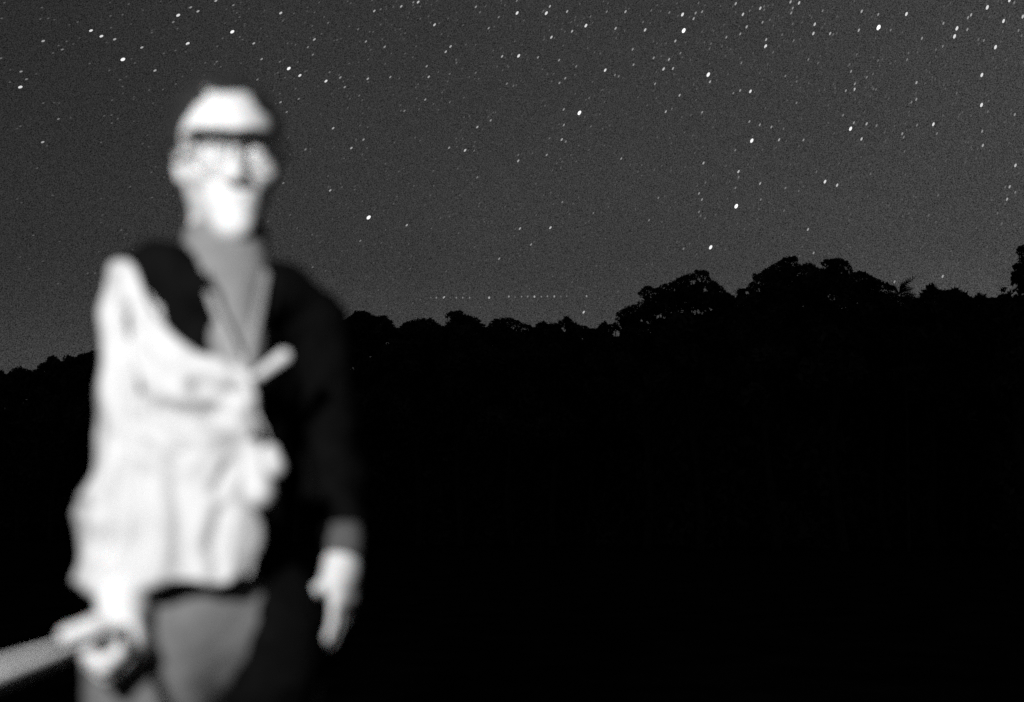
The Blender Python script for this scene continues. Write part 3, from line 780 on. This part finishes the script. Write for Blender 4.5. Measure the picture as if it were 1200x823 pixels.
s.half(T(0, 0, 1.03), [0, 0, -1], wob=0)
s.half(T(.008, 0, 1.2), U-.0*N, wob=.006, wf=34)
s.ell(T(-.005, .03, 1.46), [.133, .30, .146], RT, .012, 'sub')
s.cone(shL-Z*.002+U*.004, elL, .048, .040, k=.006); s.cone(elL, elL+(wrL-elL)*1.03, .043, .034, k=.03)
Vs, Qs = s.mesh()
Vs = displace(Vs, Qs, folds)
# the deeper creases
CR = [([(150,372),(153,430),(160,500),(151,560),(150,600),(143,645)], .027, .012),
      ([(159,446),(182,484),(221,494),(258,486)], .024, .013), ([(167,494),(198,522),(224,531)], .020, .011),
      ([(240,458),(272,464)], .020, .010), ([(80,592),(120,594),(146,606)], .008, .006),
      ([(262,575),(274,548)], .014, .007), ([(268,600),(259,640),(268,672)], .014, .008),
      ([(175,395),(215,430),(250,447)], .008, .010), ([(185,560),(190,620),(176,668)], .009, .011),
      ([(215,545),(226,600),(230,660)], .007, .010), ([(98,450),(110,505),(96,548)], .005, .009)]
nv = vert_normals(Vs, Qs); xz = Vs[:, [0, 2]]
for pts, dep, w_ in CR:
    pl = np.array([P(a_, b__, 1.33)[[0, 2]] for a_, b__ in pts]); dm = np.full(len(xz), 9.0)
    for a_, c_ in zip(pl[:-1], pl[1:]):
        e_ = c_-a_; t = np.clip(((xz-a_)@e_)/(e_@e_), 0, 1); dm = np.minimum(dm, np.linalg.norm(xz-a_-t[:, None]*e_, axis=1))
    dep *= .8
    amt = -dep*np.exp(-(dm/w_)**2)+dep*.3*np.exp(-((dm-2.2*w_)/w_)**2)
    Vs = Vs+nv*(amt*np.clip(-nv[:, 1]*1.6, 0, 1))[:, None]
shirt = mesh_obj('shirt', Vs, Qs, M['pale_cloth'], person, smooth=True)
# turned-back far collar point, and the placket of the near front
def strip(pts, w, th, m, name, par):
    V, Fc = [], []
    for i, p in enumerate(pts):
        p = np.asarray(p); d = np.asarray(pts[min(i+1, len(pts)-1)])-np.asarray(pts[max(i-1, 0)]); d /= np.linalg.norm(d)
        side = np.cross(d, N); side /= np.linalg.norm(side); nn = np.cross(side, d)
        wi = w[i] if hasattr(w, '__len__') else w
        V += [p-side*wi-nn*th, p+side*wi-nn*th, p+side*wi+nn*th, p-side*wi+nn*th]
    for i in range(len(pts)-1):
        a = 4*i
        for k in range(4): Fc.append((a+k, a+(k+1) % 4, a+4+(k+1) % 4, a+4+k))
    Fc.append((3, 2, 1, 0)); a = 4*(len(pts)-1); Fc.append((a, a+1, a+2, a+3))
    o = mesh_obj(name, V, Fc, m, par)
    bv = o.modifiers.new('soft', 'BEVEL'); bv.width = .0015; bv.segments = 2
    return o

# trousers
t_ = SDF([-.70, 1.15, .05], [-.15, 1.70, 1.10], .006)
t_.ell(T(.01, .0, .965), [.148, .108, .10], RT, .03)
for s_ in (-1, 1):
    hp0 = T(s_*.078+.01, .005, .92); kn = T(s_*.10, .025, .50); an = T(s_*.10, 0, .11)
    t_.cone(hp0, kn, .084, .064, k=.03); t_.cone(kn, an, .070, .058, k=.02)
t_.half(T(0, 0, 1.04), [0, 0, 1]); t_.half(T(0, 0, .09), [0, 0, -1])
Vt, Qt = t_.mesh()
Vt = displace(Vt, Qt, lambda v: .007*mnoise.noise(Vector((v.x*16, v.y*16, v.z*9)))+.003*mnoise.noise(v*45))
mesh_obj('trousers', Vt, Qt, M['grey_cloth'], person, smooth=True)
for s_ in (-1, 1):
    z_ = SDF([-.75, 1.05, -.01], [-.1, 1.75, .2], .006)
    z_.cone(T(s_*.10, -.03, .05), T(s_*.115, .15, .038), .046, .038, k=.02); z_.cone(T(s_*.10, -.01, .06), T(s_*.10, -.01, .12), .046, .048, k=.02)
    z_.half(T(0, 0, .004), [0, 0, -1])
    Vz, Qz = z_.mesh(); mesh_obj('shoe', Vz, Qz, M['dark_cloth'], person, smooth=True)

# ------------------------------------------------------------------ what the person carries
st_end = STA-sdir*.10
v, f = tube([st_end, STA, STA+(STB-STA)*.35, STA+(STB-STA)*.7, STB, STB+sdir*.32], [.0060, .0064, .0067, .0070, .0072, .0076], 14)
tag(mesh_obj('stick', v, f, M['stick'], smooth=True), 'pale straight stick held in the fist and reaching towards the lower left', 'stick')

ly = empty('lanyard', P(286, 440, 1.29))
tag(ly, 'pale lanyard with two rounded tags hanging on the chest of the person', 'lanyard')
Yc = 1.285
strip([P(236, 312, 1.335), P(252, 360, 1.31), P(272, 405, 1.295), P(285, 438, Yc)], .006, .0012, M['cord'], 'strap', ly)
strip([P(312, 318, 1.40), P(303, 365, 1.34), P(293, 410, 1.30), P(287, 438, Yc)], .006, .0012, M['cord'], 'strap', ly)
def lump(name, parts, m, h0=.0025, par=None):
    c = np.array([p_[0] for p_ in parts]+[p_[1] for p_ in parts])
    q_ = SDF(c.min(0)-.04, c.max(0)+.04, h0)
    for a, b_, ra, rb in parts: q_.cone(a, b_, ra, rb, k=.008)
    v_, f_ = q_.mesh(); return mesh_obj(name, v_, f_, m, par or ly, smooth=True)
lump('clip', [(P(279, 437, Yc), P(290, 446, Yc), .009, .009), (P(288, 445, Yc), P(297, 466, Yc), .006, .005)], M['tag'])
v, f = tube([P(296, 462, Yc), P(299, 485, Yc), P(300, 512, Yc)], .0022, 8); mesh_obj('cord', v, f, M['cord'], ly, smooth=True)
v, f = tube([P(299, 485, Yc), P(309, 505, Yc), P(316, 522, Yc+.01)], .0022, 8); mesh_obj('cord', v, f, M['cord'], ly, smooth=True)
lump('tag', [(P(295, 527, Yc), P(302, 578, Yc-.01), .013, .021)], M['tag'])
lump('tag', [(P(316, 530, Yc), P(321, 548, Yc), .011, .014)], M['tag'])
# turned-out collar point catching the light
lump('collar', [(P(300, 442, Yc+.02), P(333, 418, Yc+.04), .007, .010)], M['pale_cloth'], par=person)
